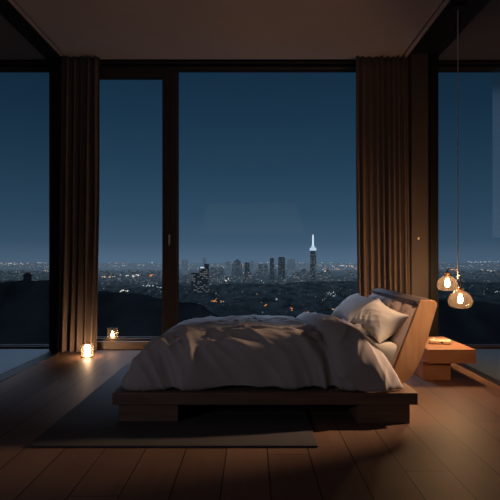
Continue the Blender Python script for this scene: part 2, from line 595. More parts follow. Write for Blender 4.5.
def duvet_wr(s, t, side):
    w = noise.noise((s * 2.3, t * 2.6, 1.7)) * 0.016
    wx_, wy_ = noise.noise((s * 1.4 + 9, t * 1.4, 3.1)) * 0.35, noise.noise((s * 1.3, t * 1.6 + 5, 8.2)) * 0.28
    top = 1 - smoothstep(0.0, 0.55, side)
    # long streaks running along the bed
    a = (s + wx_) * 1.5 + (t + wy_) * 1.4
    b = (t + wy_) * 6.0 - (s + wx_) * 1.9
    w += top * 0.030 * ridge(noise.noise((a, b, 0.3)))
    w += top * 0.012 * ridge(noise.noise((a * 2.1, b * 2.0, 4.3)))
    # fan of sharp creases towards the near edge
    c = (s + wx_ * 0.6) * 4.2 + (t - 3.4) * 2.6
    near = smoothstep(4.3, 3.7, t)
    w += near * (1 - 0.5 * side) * 0.040 * ridge(noise.noise((c, t * 0.9 + 0.3 * wy_, 6.6)), 1.6)
    # fine streaks that follow the length of the bed and curl over its foot
    w += 0.013 * (1 - 0.4 * side) * ridge(noise.noise((s * 1.6 + wx_, (t + 0.35 * wy_) * 13.0 + s * 1.2, 5.9)), 1.5) * smoothstep(3.55, 4.0, t)
    w += near * 0.012 * ridge(noise.noise((c * 2.4 + 1.5 * wy_, t * 2.2, 12.6)), 1.6) * (1 - 0.5 * side)
    # hanging folds on the sides
    w += side * 0.030 * noise.noise((s * 5.0 + (t - 3.4) * 2.0, t * 0.8, 2.2)) if t < 4.0 else 0
    w += side * 0.012 * noise.noise((s * 2.0, t * 5.0, 7.7))
    return w


def make_sheet(name, S_, T_, fn, mat, parent=None, off=None):
    bm = bmesh.new()
    vs = grid_mesh(bm, [[fn(u, v)[0] for u in S_] for v in T_])
    bmesh.ops.recalc_face_normals(bm, faces=bm.faces)
    bm.normal_update()
    up = sum((f.normal.z for f in bm.faces))
    sg = 1 if up > 0 else -1
    new = {}
    for j, v in enumerate(T_):
        for i, u in enumerate(S_):
            new[vs[j][i]] = vs[j][i].co + vs[j][i].normal * sg * fn(u, v)[1]
    for k, c in new.items():
        k.co = c
        k.co.z = max(k.co.z, 0.2215)
        k.co.y = max(k.co.y, Y0 - 0.012)
    if off is not None:
        bmesh.ops.translate(bm, verts=bm.verts, vec=-off)
    return build(name, bm, mat, parent, smooth=True)


LL = LQ + DROP
def fold_edges(t):
    k = smoothstep(TY1 + 0.1, TY0 - 0.35, t)
    q = (TY1 + 0.1 - t) / (TY1 + 0.1 - (TY0 - LL))
    q = min(1, max(0, q))
    xl = 0.42 + 0.15 * q
    xr = 0.73 + 0.10 * q + 0.24 * q ** 5
    return xl, xr


def main_fn(s, t):
    p, side = drape(s, t)
    crease = 0.022 * math.exp(-((s - fold_edges(t)[0] + 0.012) / 0.035) ** 2)     # pressed in beside the folded part
    return p, duvet_wr(s, t, side) - crease
NS, NT = 190, 190
SS = [TX0 - LL * ST + (0.82 - TX0 + LL * ST) * i / NS for i in range(NS + 1)]
TT = [TY0 - LL + (TY1 - TY0 + 2 * LL) * j / NT for j in range(NT + 1)]
dv = make_sheet('duvet', SS, TT, main_fn, M_DUVET)
tag(dv, 'rumpled grey duvet spread over the bed, upper part folded back', 'duvet')


def fold_fn(u, v):
    far = TY1 + LL
    near_t = TY0 - LL * 0.98 + 0.085 * (1 - smoothstep(0.0, 0.62, u)) ** 1.4
    t = far + (near_t - far) * v
    endt = max(0.0, 1 - v ** 26) ** 0.5
    xl, xr = fold_edges(t)
    s = xl + (xr - xl) * u
    q = abs(2 * u - 1)
    pf = max(0.0, 1 - q ** (4.0 if u < 0.5 else 2.2)) ** (0.5 if u < 0.5 else 0.8)
    lift = -0.012 + 0.100 * pf * (1.0 if u < 0.35 else 1.0 - 0.35 * smoothstep(0.35, 1.0, u))
    lift *= 1.0 - 0.45 * smoothstep(4.1, 4.7, t)
    p, side = drape(s, t, lift, x_edges=False)
    # the head edge leans out over the mattress
    wx_ = noise.noise((s * 2 + 3, t * 2, 5.5)) * 0.3
    w = noise.noise((s * 3.5, t * 3.5, 9.1)) * 0.010
    w += 0.014 * ridge(noise.noise((s * 5 + wx_ + t * 2.6, (t + wx_ * .5) * 2.0 - s, 2.9)), 1.7) * (1 - 0.5 * side)
    w += 0.012 * ridge(noise.noise((s * 9 - t * 4.0, t * 3 + s * 2, 7.4)))* (1 - 0.4 * side)
    w += 0.014 * side * noise.noise((s * 9 + t * 3, t * 1.5, 3.3))
    return p, w * (0.25 + 0.75 * pf)
UU = [i / 70 for i in range(71)]
make_sheet('folded_top', UU, [1 - j / 190 for j in range(191)], fold_fn, M_DUVET, dv)


# ------------------------------------------------------------------ pillows
def pillow(loc, nb, nt_, ft, fb, thick, seed, label):
    """corner positions: near-bottom, near-top, far-top, far-bottom"""
    c = [Vector(p) for p in (nb, nt_, ft, fb)]
    n = ((c[1] - c[0]).cross(c[3] - c[0])).normalized()
    if n.z < 0: n = -n
    ctr = sum(c, Vector()) / 4
    N_ = 46
    bm = bmesh.new()
    def surf(u, v, sgn):
        p = (c[0] * (1 - u) + c[3] * u) * (1 - v) + (c[1] * (1 - u) + c[2] * u) * v
        a, b = abs(2 * u - 1), abs(2 * v - 1)
        # sides pull inwards between the corners
        pull = 0.10 * (1 - a * a) * b ** 3
        pull2 = 0.085 * (1 - b * b) * a ** 3
        up_ = ((c[1] + c[2]) - (c[0] + c[3])) / 2
        al = ((c[3] + c[2]) - (c[0] + c[1])) / 2
        p = p - up_ * pull * (1 if v > 0.5 else -1) - al * pull2 * (1 if u > 0.5 else -1)
        e = (max(0, 1 - a ** 2.4) * max(0, 1 - b ** 2.4)) ** 0.52
        wr = noise.noise((u * 2.6 + seed, v * 2.6, sgn)) * 0.012
        wr += 0.013 * ridge(noise.noise((u * 6 - v * 2.5 + seed, v * 1.6 + u, 2.0)), 1.6) * smoothstep(0.75, 0.1, v)
        wr += 0.0035 * ridge(noise.noise((u * 3 + v * 6 + seed, v * 2 - u * 3, 5.0)), 1.5)
        return p + n * sgn * e * (thick / 2 + wr)
    A = [[surf(i / N_, j / N_, 1) for i in range(N_ + 1)] for j in range(N_ + 1)]
    B = [[surf(i / N_, j / N_, -1) for i in range(N_ + 1)] for j in range(N_ + 1)]
    grid_mesh(bm, A); grid_mesh(bm, B)
    bmesh.ops.remove_doubles(bm, verts=bm.verts, dist=0.0006)
    bmesh.ops.translate(bm, verts=bm.verts, vec=-Vector(loc))
    o = build('pillow', bm, M_PILLOW, None, smooth=True)
    o.location = loc
    return tag(o, label, 'pillow')


pillow((0.98, 3.95, 0.53), (0.915, 3.60, 0.515), (1.125, 3.565, 0.722), (1.07, 4.21, 0.80), (0.80, 4.20, 0.57), 0.19, 1.0,
       'pale pillow with warm lit creases, nearer one at the bedside lamp')
pillow((0.98, 4.55, 0.53), (0.83, 4.28, 0.545), (1.10, 4.25, 0.78), (1.03, 4.86, 0.80), (0.765, 4.86, 0.57), 0.17, 5.0,
       'shadowed pale pillow farther back beside the window')

# ------------------------------------------------------------------ nightstand
ns = empty('nightstand', (1.83, 4.97, 0.0))
tag(ns, 'honey wood block nightstand with overhanging top beside the headboard', 'nightstand')
NO = Vector(ns.location)
bm = bmesh.new(); box(bm, 1.60, 1.857, 4.67, 5.27, 0.0, 0.175, bev=0.003)
part('base', bm, M_NSWOOD, ns, NO)
bm = bmesh.new(); box(bm, 1.612, 2.052, 4.58, 5.36, 0.172, 0.300, bev=0.004)
part('top_block', bm, M_NSWOOD, ns, NO)

# small cream gadget on it
gx, gy, gz = 1.845, 4.90, 0.300
gd = empty('gadget', (gx, gy, gz))
gd.rotation_euler = (0, 0, math.radians(-24))
tag(gd, 'small cream rounded gadget with dark port on the nightstand', 'gadget')
bm = bmesh.new()
box(bm, -0.098, 0.098, -0.058, 0.058, 0.001, 0.040, bev=0.016, seg=4)
build('body', bm, M_CREAM, gd, smooth=True, angle=60)
bm = bmesh.new()
box(bm, -0.060, 0.066, -0.034, 0.040, 0.038, 0.045, bev=0.003)
build('top_plate', bm, principled('cream lid', (0.62, 0.52, 0.42), 0.35), gd, smooth=True, angle=40)
bm = bmesh.new(); tube(bm, (0.020, -0.0575, 0.020), (0.020, -0.0595, 0.020), 0.009, 16)
build('port', bm, M_PORT, gd)
for k in range(5):
    bm = bmesh.new()
    bmesh.ops.create_uvsphere(bm, u_segments=10, v_segments=6, radius=0.006, matrix=Matrix.Translation((-0.068 + 0.015 * k, -0.057, 0.020)))
    build('button', bm, M_CREAM, gd, smooth=True)
bm = bmesh.new(); lathe(bm, [(0.0, 0.052), (0.012, 0.051), (0.014, 0.042), (0.014, 0.036)], -0.072, 0.026, 0, 16)
build('knob', bm, M_CREAM, gd, smooth=True)

# ------------------------------------------------------------------ pendant lamp
pl = empty('pendant_lamp', (2.03, 4.93, ZC - 0.012))
tag(pl, 'pendant lamp with two smoky glass globes hanging above the nightstand', 'lamp')
PO = Vector(pl.location)
bm = bmesh.new(); lathe(bm, [(0.0, 0.0), (0.075, 0.0), (0.075, -0.03), (0.06, -0.04), (0.0, -0.042)], n=32)
build('canopy', bm, M_BLACK, pl, smooth=True, angle=40)
L_ = Vector((1.958, 5.01, 0.888))      # bulb centres
R_b = Vector((2.008, 4.82, 0.742))
rod_end = Vector((2.03, 4.93, 0.93))
bm = bmesh.new(); tube(bm, (0, 0, -0.04), rod_end - PO, 0.0048, 10)
build('cable', bm, M_CABLE, pl, smooth=True, angle=40)
bm = bmesh.new()
jl = Vector((L_.x, L_.y, 1.03)); jr = Vector((R_b.x, R_b.y, 0.97))
tube(bm, Vector((2.03, 4.93, 1.03)) - PO, jl - PO, 0.005, 8)
tube(bm, Vector((2.03, 4.93, 0.97)) - PO, jr - PO, 0.005, 8)
tube(bm, jl - PO, Vector((L_.x, L_.y, L_.z + 0.085)) - PO, 0.006, 8)
tube(bm, jr - PO, Vector((R_b.x, R_b.y, R_b.z + 0.085)) - PO, 0.006, 8)
build('bracket', bm, M_BRASS, pl, smooth=True, angle=40)
for c, k in ((L_, 0.97), (R_b, 1.08)):
    o = c - PO
    bm = bmesh.new()
    pr = [(0.031, 0.098), (0.032, 0.084), (0.036, 0.072), (0.058, 0.060), (0.083, 0.038), (0.099, 0.008), (0.104, -0.020), (0.100, -0.044),
          (0.085, -0.066), (0.060, -0.077), (0.030, -0.080), (0.0, -0.0805)]
    lathe(bm, [(r * k, z * k) for r, z in pr], o.x, o.y, o.z, 40)
    sh = build('glass_shade', bm, M_SMOKE, pl, smooth=True)
    bm = bmesh.new()
    lathe(bm, [(0.0, 0.118), (0.012, 0.118), (0.018, 0.108), (0.034, 0.104), (0.034, 0.094), (0.020, 0.090), (0.020, 0.048), (0.0, 0.046)], o.x, o.y, o.z, 24)
    build('socket', bm, M_BRASS, pl, smooth=True, angle=40)
    bm = bmesh.new()
    lathe(bm, [(0.0, 0.046), (0.009, 0.044), (0.013, 0.034), (0.020, 0.012), (0.022, -0.008), (0.018, -0.026), (0.010, -0.036), (0.0, -0.040)], o.x, o.y, o.z, 20)
    build('bulb', bm, M_BULB, pl, smooth=True)

# ------------------------------------------------------------------ candle lanterns
def lantern(loc, r, h, kind, label):
    root = empty('candle_lantern', loc)
    tag(root, label, 'lantern', 'candle lanterns by the window')
    bm = bmesh.new()
    lathe(bm, [(0.0, 0.0005), (r * 0.93, 0.0005), (r * 0.98, 0.006), (r * 0.98, 0.012), (0.0, 0.014)], n=32)
    build('base', bm, M_BRASS, root, smooth=True, angle=40)
    bm = bmesh.new()
    lathe(bm, [(r * 0.9, 0.012), (r, 0.022), (r, h - 0.010), (r * 0.99, h), (r * 0.965, h), (r * 0.96, h - 0.01)], n=36)
    build('glass', bm, M_LANTERN, root, smooth=True)
    if kind == 'glow':
        bm = bmesh.new()
        lathe(bm, [(0.0, 0.015), (r * 0.42, 0.015), (r * 0.45, 0.025), (r * 0.45, h * 0.80), (r * 0.36, h * 0.84), (0.0, h * 0.82)], n=24)
        build('candle', bm, M_CANDLE, root, smooth=True, angle=50)
    else:
        bm = bmesh.new()
        lathe(bm, [(0.0, 0.014), (r * 0.5, 0.014), (r * 0.52, 0.02), (r * 0.5, h * 0.22), (0.0, h * 0.21)], n=24)
        build('candle', bm, M_WAX, root, smooth=True, angle=50)
        bm = bmesh.new()
        z = h * 0.24
        lathe(bm, [(0.0, z), (0.015, z + 0.012), (0.021, z + 0.03), (0.015, z + 0.05), (0.006, z + 0.072), (0.0, z + 0.088)], n=16)
        build('flame', bm, M_FLAME, root, smooth=True)
        bm = bmesh.new(); tube(bm, (0, 0, h * 0.2), (0, 0, z + 0.008), 0.002, 6)
        build('wick', bm, M_PORT, root)
    return root


lantern((-1.904, 5.78, 0.0), 0.069, 0.158, 'glow', 'bright glass candle lantern on the floor in front of the curtain')
lantern((-1.77, 6.345, 0.098), 0.066, 0.160, 'flame', 'glass candle lantern with pointed flame on the window sill')

# ------------------------------------------------------------------ outdoors: terrain
def crest_near(px):
    return lerp_table([(-900, 292), (-300, 286), (-40, 284), (0, 283), (25, 280.5), (50, 281), (75, 287), (97, 292), (135, 293.5), (163, 300),
                       (190, 304), (230, 320), (280, 345), (360, 345), (405, 318), (437, 301), (470, 302), (500, 306), (560, 300), (1400, 296)], px)


def terrain(x, y):
    base = -150.0
    px = CX + x / max(y, 1.0) * F
    # wooded hills between the flat and the city centre
    def bump(cx, cy, sx, sy, h):
        return h * math.exp(-((x - cx) / sx) ** 2 - ((y - cy) / sy) ** 2)
    z = base
    z += bump(250, 2300, 480, 300, 44) + bump(-350, 2150, 330, 260, 30) + bump(900, 2500, 500, 330, 34) + bump(-1400, 2900, 500, 380, 30)
    z += bump(100, 1650, 300, 160, 20) + bump(1700, 2500, 600, 350, 30)
    z += noise.noise((x / 210, y / 260, 1.0)) * 11 * (1 if y > 700 else 0) * smoothstep(9000, 3500, y)
    # the near wooded ridge below the house
    if 120 < y < 640:
        cr = H - (crest_near(px) - CY) / F * 350
        w = smoothstep(130, 350, y) if y <= 350 else 1 - smoothstep(350, 630, y)
        bump_t = noise.noise((x / 5.0, y / 7.0, 3.0)) * 1.0 + noise.noise((x / 16.0, y / 18.0, 7.0)) * 1.6
        z = z + max(0, (cr - z)) * w + bump_t * w
    if y < 130:
        z = -150 + 0
    return z


cols = [-620 + i * 3.2 for i in range(530)]
ys = []
y = 60.0
while y < 26000:
    ys.append(y)
    y *= 1.012 if 280 < y < 420 else (1.04 if y < 6000 else 1.12)
bm = bmesh.new()
grid_mesh(bm, [[((px - CX) / F * yy, yy, terrain((px - CX) / F * yy, yy)) for px in cols] for yy in ys])


def ground_mat():
    m, nt, out = new_mat('night hills')
    N = nt.nodes.new
    tc = N('ShaderNodeTexCoord')
    sep = N('ShaderNodeSeparateXYZ')
    nt.links.new(tc.outputs['Object'], sep.inputs[0])
    r = N('ShaderNodeMapRange')
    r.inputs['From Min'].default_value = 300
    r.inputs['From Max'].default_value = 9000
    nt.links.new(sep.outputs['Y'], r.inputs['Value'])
    rp = N('ShaderNodeValToRGB')  # distance haze painted as emission, paler towards the horizon
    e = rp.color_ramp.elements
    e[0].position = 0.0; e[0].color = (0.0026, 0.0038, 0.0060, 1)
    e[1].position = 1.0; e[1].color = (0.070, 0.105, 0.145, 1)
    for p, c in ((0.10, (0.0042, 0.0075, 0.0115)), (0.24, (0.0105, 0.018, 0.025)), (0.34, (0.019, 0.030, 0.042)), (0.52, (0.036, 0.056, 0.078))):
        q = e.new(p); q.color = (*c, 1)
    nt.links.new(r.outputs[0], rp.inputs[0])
    ns_ = N('ShaderNodeTexNoise')
    mp = N('ShaderNodeMapping')
    mp.inputs['Scale'].default_value = (0.03, 0.012, 0.03)
    nt.links.new(tc.outputs['Object'], mp.inputs[0])
    nt.links.new(mp.outputs[0], ns_.inputs['Vector'])
    ns_.inputs['Scale'].default_value = 1.0
    ns_.inputs['Detail'].default_value = 6
    mr = N('ShaderNodeMapRange')
    mr.inputs['From Min'].default_value = 0.35; mr.inputs['From Max'].default_value = 0.68
    mr.inputs['To Min'].default_value = 0.55; mr.inputs['To Max'].default_value = 1.7
    nt.links.new(ns_.outputs['Fac'], mr.inputs['Value'])
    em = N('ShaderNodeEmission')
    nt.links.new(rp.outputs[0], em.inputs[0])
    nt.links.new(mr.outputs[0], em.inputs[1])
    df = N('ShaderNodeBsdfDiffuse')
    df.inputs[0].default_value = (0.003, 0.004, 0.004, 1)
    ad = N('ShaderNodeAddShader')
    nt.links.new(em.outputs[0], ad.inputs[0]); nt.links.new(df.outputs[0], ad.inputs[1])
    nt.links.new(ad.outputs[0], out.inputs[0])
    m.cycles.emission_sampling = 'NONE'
    return m


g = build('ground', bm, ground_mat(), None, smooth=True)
g['kind'] = 'structure'


def hit(px, py):
    """distance at which the line of sight through a picture point meets the terrain"""
    dx, dz = (px - CX) / F, -(py - CY) / F
    y = 250.0
    while y < 24000:
        if H + dz * y < terrain(dx * y, y):
            return y
        y *= 1.012
    return y


# ------------------------------------------------------------------ city buildings
def facade(name, base, lit, frac, cw, ch, strength):
    m, nt, out = new_mat(name)
    N = nt.nodes.new
    tc = N('ShaderNodeTexCoord')
    sep = N('ShaderNodeSeparateXYZ')
    nt.links.new(tc.outputs['Object'], sep.inputs[0])
    def mth(op, a, b=None):
        n = N('ShaderNodeMath'); n.operation = op
        for i, v in enumerate((a, b)):
            if v is None: continue
            if isinstance(v, (int, float)): n.inputs[i].default_value = v
            else: nt.links.new(v, n.inputs[i])
        return n.outputs[0]
    u = mth('DIVIDE', mth('ADD', sep.outputs['X'], sep.outputs['Y']), cw)
    v = mth('DIVIDE', sep.outputs['Z'], ch)
    cb = N('ShaderNodeCombineXYZ')
    nt.links.new(mth('FLOOR', u), cb.inputs[0]); nt.links.new(mth('FLOOR', v), cb.inputs[1])
    oi = N('ShaderNodeObjectInfo')
    nt.links.new(mth('MULTIPLY', oi.outputs['Random'], 97.0), cb.inputs[2])
    wn = N('ShaderNodeTexWhiteNoise'); wn.noise_dimensions = '3D'
    nt.links.new(cb.outputs[0], wn.inputs['Vector'])
    on = mth('GREATER_THAN', wn.outputs['Value'], 1 - frac)
    fu, fv = mth('FRACT', u), mth('FRACT', v)
    inside = mth('MULTIPLY', mth('LESS_THAN', fu, 0.8), mth('LESS_THAN', fv, 0.6))
    geo = N('ShaderNodeNewGeometry')
    sn = N('ShaderNodeSeparateXYZ'); nt.links.new(geo.outputs['Normal'], sn.inputs[0])
    wall = mth('LESS_THAN', sn.outputs['Z'], 0.5)
    k = mth('MULTIPLY', mth('MULTIPLY', on, inside), wall)
    mx = N('ShaderNodeMix'); mx.data_type = 'RGBA'
    nt.links.new(k, mx.inputs['Factor'])
    # walls glow evenly: distance haze is put into their base colour
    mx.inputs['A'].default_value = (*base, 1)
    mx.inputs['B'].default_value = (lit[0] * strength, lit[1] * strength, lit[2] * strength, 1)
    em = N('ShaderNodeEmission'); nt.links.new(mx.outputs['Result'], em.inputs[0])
    df = N('ShaderNodeBsdfDiffuse'); df.inputs[0].default_value = (0.008, 0.009, 0.010, 1)
    ad = N('ShaderNodeAddShader')
    nt.links.new(em.outputs[0], ad.inputs[0]); nt.links.new(df.outputs[0], ad.inputs[1])
    nt.links.new(ad.outputs[0], out.inputs[0])
    m.cycles.emission_sampling = 'NONE'
    return m


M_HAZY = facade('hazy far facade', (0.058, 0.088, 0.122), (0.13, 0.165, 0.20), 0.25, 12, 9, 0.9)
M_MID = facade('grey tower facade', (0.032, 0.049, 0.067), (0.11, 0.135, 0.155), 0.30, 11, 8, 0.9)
M_DARKB = facade('dark tower facade', (0.019, 0.030, 0.042), (0.085, 0.10, 0.115), 0.26, 10, 8, 0.8)
M_NEARB = facade('near block facade', (0.009, 0.014, 0.021), (0.13, 0.14, 0.145), 0.30, 8, 6.5, 0.8)
M_LOW = facade('low city facade', (0.030, 0.045, 0.060), (0.17, 0.185, 0.20), 0.24, 12, 9, 0.9)
M_ROOF = facade('roof plant', (0.012, 0.018, 0.026), (0.1, 0.1, 0.1), 0.0, 10, 10, 0.0)
M_CROWN = emit('lit crown', (0.55, 0.74, 0.92), 0.85, sample=False)
M_SPIRE = emit('lit spire', (0.70, 0.86, 1.0), 0.95, sample=False)


def building(px0, px1, ytop, D, mat, style, label, ybase=288):
    """tower standing D metres away between two picture columns"""
    x0, x1 = (px0 - CX) / F * D, (px1 - CX) / F * D
    w = x1 - x0
    zt = H - (ytop - CY) / F * D
    xc = (x0 + x1) / 2
    zb = terrain(xc, D) - 4
    root = empty('skyscraper' if zt - zb > 110 else 'tower_block', (xc, D, zb))
    tag(root, label, 'building', 'skyline buildings beyond the main window')
    h = zt - zb
    d = min(w, 40) * 0.9
    bm = bmesh.new()
    if style == 'pyramid':
        box(bm, -w / 2, w / 2, 0, d, 0, h * 0.78)
        box(bm, -w * 0.32, w * 0.36, d * 0.1, d * 0.9, h * 0.78, h * 0.9)
    elif style == 'steps':
        box(bm, -w / 2, -w * 0.02, 0, d, 0, h * 0.70)
        box(bm, -w * 0.02, w * 0.26, 0, d, 0, h * 0.86)
        box(bm, w * 0.26, w / 2, 0, d, 0, h)
    elif style == 'twin':
        box(bm, -w / 2, -w * 0.08, 0, d, 0, h)
        box(bm, w * 0.06, w / 2, 0, d, 0, h * 0.93)
        box(bm, -w / 2, w / 2, d * 0.1, d * 0.9, 0, h * 0.80)
    else:
        box(bm, -w / 2, w / 2, 0, d, 0, h - 6)
        # vertical ribs
        n = max(3, int(w / 9))
        for k in range(n + 1):
            xk = -w / 2 + w * k / n
            box(bm, xk - 0.8, xk + 0.8, -0.9, 0.1, 0, h - 5)
    build('body', bm, mat, root)
    bm = bmesh.new()
    if style == 'pyramid':
        bmesh.ops.create_cone(bm, cap_ends=True, segments=4, radius1=w * 0.46, radius2=1, depth=h * 0.12,
                              matrix=Matrix.Translation((w * 0.02, d / 2, h * 0.95)) @ Matrix.Rotation(math.radians(45), 4, 'Z'))
        build('roof', bm, mat, root)
    elif style == 'steps':
        box(bm, w * 0.02, w * 0.22, d * 0.2, d * 0.8, h * 0.86, h * 0.90)
        build('roof_box', bm, M_CROWN if mat is M_NEARB else M_ROOF, root)
    else:
        box(bm, -w * 0.42, w * 0.40, d * 0.15, d * 0.85, h - 6, h)
        build('roof_box', bm, M_ROOF if mat is M_DARKB else mat, root)
    return root


B = [
    (191, 208.3, 264, 1950, M_NEARB, 'steps', 'dark stepped apartment block with lit windows, nearest the window post'),
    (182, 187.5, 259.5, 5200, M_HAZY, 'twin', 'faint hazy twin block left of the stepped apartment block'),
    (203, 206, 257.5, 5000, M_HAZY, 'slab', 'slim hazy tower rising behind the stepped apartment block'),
    (210.5, 224, 267.5, 3500, M_MID, 'twin', 'wide grey block just right of the stepped apartment block'),
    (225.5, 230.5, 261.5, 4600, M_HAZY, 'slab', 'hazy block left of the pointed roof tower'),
    (232, 242, 259, 3700, M_MID, 'pyramid', 'broad grey tower with pointed roof and stepped shoulders'),
    (244.6, 249.6, 262.5, 3300, M_DARKB, 'slab', 'dark flat-topped slab right of the pointed roof tower'),
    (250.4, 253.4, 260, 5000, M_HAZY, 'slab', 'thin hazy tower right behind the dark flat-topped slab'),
    (258.5, 267.5, 264, 3600, M_MID, 'twin', 'double grey block left of the slender dark tower'),
    (270, 274, 258, 3350, M_DARKB, 'slab', 'slender dark tower with flat cap in the middle of the skyline'),
    (278.4, 285, 257, 3400, M_DARKB, 'slab', 'broad dark tower, second to the left of the spire tower'),
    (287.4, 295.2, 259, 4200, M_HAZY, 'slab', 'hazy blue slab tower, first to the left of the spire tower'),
    (297.5, 306, 268, 3500, M_MID, 'steps', 'low stepped grey block beside the spire tower base'),
    (321, 329, 271.5, 3400, M_MID, 'twin', 'low paired grey block right of the spire tower'),
]
for b in B:
    building(*b)

# the tower with the lit spire
D = 3280.0
k = D / F
tw = empty('spire_tower', ((313.0 - CX) * k, D, terrain((313.0 - CX) * k, D) - 4))
tag(tw, 'tallest skyscraper with glowing white crown and lit spire', 'building', 'skyline buildings beyond the main window')
ztw = tw.location.z
def th(py): return H - (py - CY) * k - ztw
bm = bmesh.new()
w = 5.4 * k
box(bm, -w / 2, w / 2, -w / 2, w / 2, 0, th(266))
box(bm, -w * 0.46, w * 0.46, -w * 0.46, w * 0.46, th(266), th(250.5))
for i in range(5):
    xk = -w / 2 + w * i / 4
    box(bm, xk - 1.2, xk + 1.2, -w / 2 - 1.5, -w / 2, 0, th(252))
build('shaft', bm, facade('spire tower facade', (0.019, 0.029, 0.040), (0.14, 0.16, 0.18), 0.28, 7, 9, 0.8), tw)
bm = bmesh.new()
cw = 5.9 * k
box(bm, -cw / 2, cw / 2, -cw / 2, cw / 2, th(250.6), th(247.8), bev=2)
box(bm, -cw * 0.26, cw * 0.26, -cw * 0.26, cw * 0.26, th(247.8), th(245.8), bev=1)
build('crown', bm, M_CROWN, tw)
bm = bmesh.new()
lathe(bm, [(0.95 * k, th(245.9)), (0.85 * k, th(243)), (0.75 * k, th(236.5)), (0.3 * k, th(234.5)), (0.0, th(234))], n=12)
build('spire', bm, M_SPIRE, tw)

# pavilion on the near ridge in the left window
px = 27.5
pv = empty('pavilion', ((px - CX) / F * 349, 349, terrain((px - CX) / F * 349, 349) - 0.4))
tag(pv, 'small dark pavilion with hipped roof on the wooded ridge outside', 'pavilion')
u = 349 / F
M_PAV = emit('dark pavilion', (0.0040, 0.006, 0.009), 1.0, sample=False)
bm = bmesh.new(); box(bm, -3.4 * u, 3.4 * u, -2 * u, 2 * u, 0, 6.2 * u)
for i in (-1, 0, 1):
    box(bm, (i * 2.2 - .3) * u, (i * 2.2 + .3) * u, -2.3 * u, -2 * u, 0, 6.2 * u)
build('wall', bm, M_PAV, pv)
bm = bmesh.new()
bmesh.ops.create_cone(bm, cap_ends=True, segments=4, radius1=6.0 * u, radius2=2.6 * u, depth=2.4 * u,
                      matrix=Matrix.Translation((0, 0, 7.4 * u)) @ Matrix.Diagonal((1, 0.75, 1, 1)) @ Matrix.Rotation(math.radians(45), 4, 'Z'))
box(bm, -1.6 * u, 1.6 * u, -1 * u, 1 * u, 8.5 * u, 9.6 * u)
build('roof', bm, M_PAV, pv)

# the carpet of low buildings (uncountable)
bm = bmesh.new()
rnd = random.Random(21)
for i in range(620):
    px = rnd.uniform(-60, 560)
    D = rnd.uniform(2750, 6500)
    if 176 < px < 345:
        D = rnd.uniform(2750, 4300)
    w = rnd.uniform(1.2, 4.0) / F * D
    x = (px - CX) / F * D
    z = terrain(x, D)
    hh = rnd.uniform(12, 40) * (1.9 if 200 < px < 330 and rnd.random() < 0.6 else 0.7)
    box(bm, x - w / 2, x + w / 2, D, D + 30, z - 3, z + hh)
    if rnd.random() < 0.5:
        box(bm, x - w * 0.2, x + w * 0.25, D + 5, D + 22, z + hh, z + hh + 6)
o = build('city_blocks', bm, M_LOW)
tag(o, 'dense carpet of low city blocks below the skyline', 'buildings', kind='stuff')

# ------------------------------------------------------------------ city lights (uncountable)
LM = [emit('cool white light', (0.80, 0.92, 1.0), 0.50, False), emit('white light', (1.0, 0.95, 0.86), 0.8, False),
      emit('warm light', (1.0, 0.66, 0.36), 0.65, False), emit('orange light', (1.0, 0.36, 0.10), 0.8, False),
      emit('dim light', (0.62, 0.76, 0.90), 0.16, False)]
bm = bmesh.new()
def lamp(px, py, size, mi, aspect=1.0, D=None, lift=0.35):
    D = D or hit(px, py) * 0.985
    r = size / F * D
    x, z = (px - CX) / F * D, H - (py - CY) / F * D
    vs = [bm.verts.new(Vector((x, D, z)) + Vector(o_)) for o_ in
          ((r * aspect, 0, 0), (0, r, 0), (-r * aspect, 0, 0), (0, -r, 0), (0, 0, r), (0, 0, -r))]
    for a, b_ in ((0, 1), (1, 2), (2, 3), (3, 0)):
        for c in (4, 5):
            f = bm.faces.new((vs[a], vs[b_], vs[c])); f.material_index = mi


rnd = random.Random(5)
def pick():
    r = rnd.random()
    return 4 if r < 0.60 else (0 if r < 0.80 else (1 if r < 0.88 else (2 if r < 0.97 else 3)))
for i in range(1150):                                  # far band just under the horizon
    px = rnd.uniform(-80, 580)
    py = 262.3 + abs(rnd.gauss(0, 1)) * 5.0
    lamp(px, py, rnd.uniform(0.20, 0.42), pick(), rnd.uniform(1, 2.0))
for i in range(500):                                   # nearer districts
    px = rnd.uniform(-80, 580)
    py = rnd.uniform(270, 296)
    if hit(px, py) < 700: continue
    if 178 < px < 355 and py > 284 and rnd.random() < 0.55: continue
    lamp(px, py, rnd.uniform(0.25, 0.5), 4 if rnd.random() < 0.7 else pick())
for i in range(150):                                   # sparse lights on the wooded slopes
    px, py = rnd.uniform(190, 520), rnd.uniform(286, 318)
    if hit(px, py) < 700: continue
    lamp(px, py, rnd.uniform(0.25, 0.5), 4 if rnd.random() < 0.55 else pick())
def cluster(px, py, n, sx, sy, size, mi):
    for _ in range(n):
        lamp(px + rnd.gauss(0, sx), py + rnd.gauss(0, sy), size * rnd.uniform(0.6, 1.2), mi, rnd.uniform(1, 1.8))
cluster(229, 279.5, 16, 3.6, 0.8, 0.75, 1); cluster(217, 280.5, 7, 2.0, 0.8, 0.6, 0); cluster(222, 277, 6, 2, 2, 0.5, 0)
cluster(214.5, 300.5, 8, 1.9, 1.0, 0.55, 3); cluster(220, 302, 4, 3, 1, 0.5, 2)
cluster(265.5, 305.5, 3, 0.9, 0.6, 0.55, 3); cluster(292.5, 308.5, 3, .8, 0.6, 0.55, 3); cluster(308, 312.5, 4, .9, 0.5, 0.6, 3)
cluster(276.5, 299, 4, 0.6, 0.6, 0.6, 0); cluster(331, 294, 10, 2.6, 1.2, 0.5, 0); cluster(324.5, 272.5, 6, 1.2, 0.9, 0.8, 1)
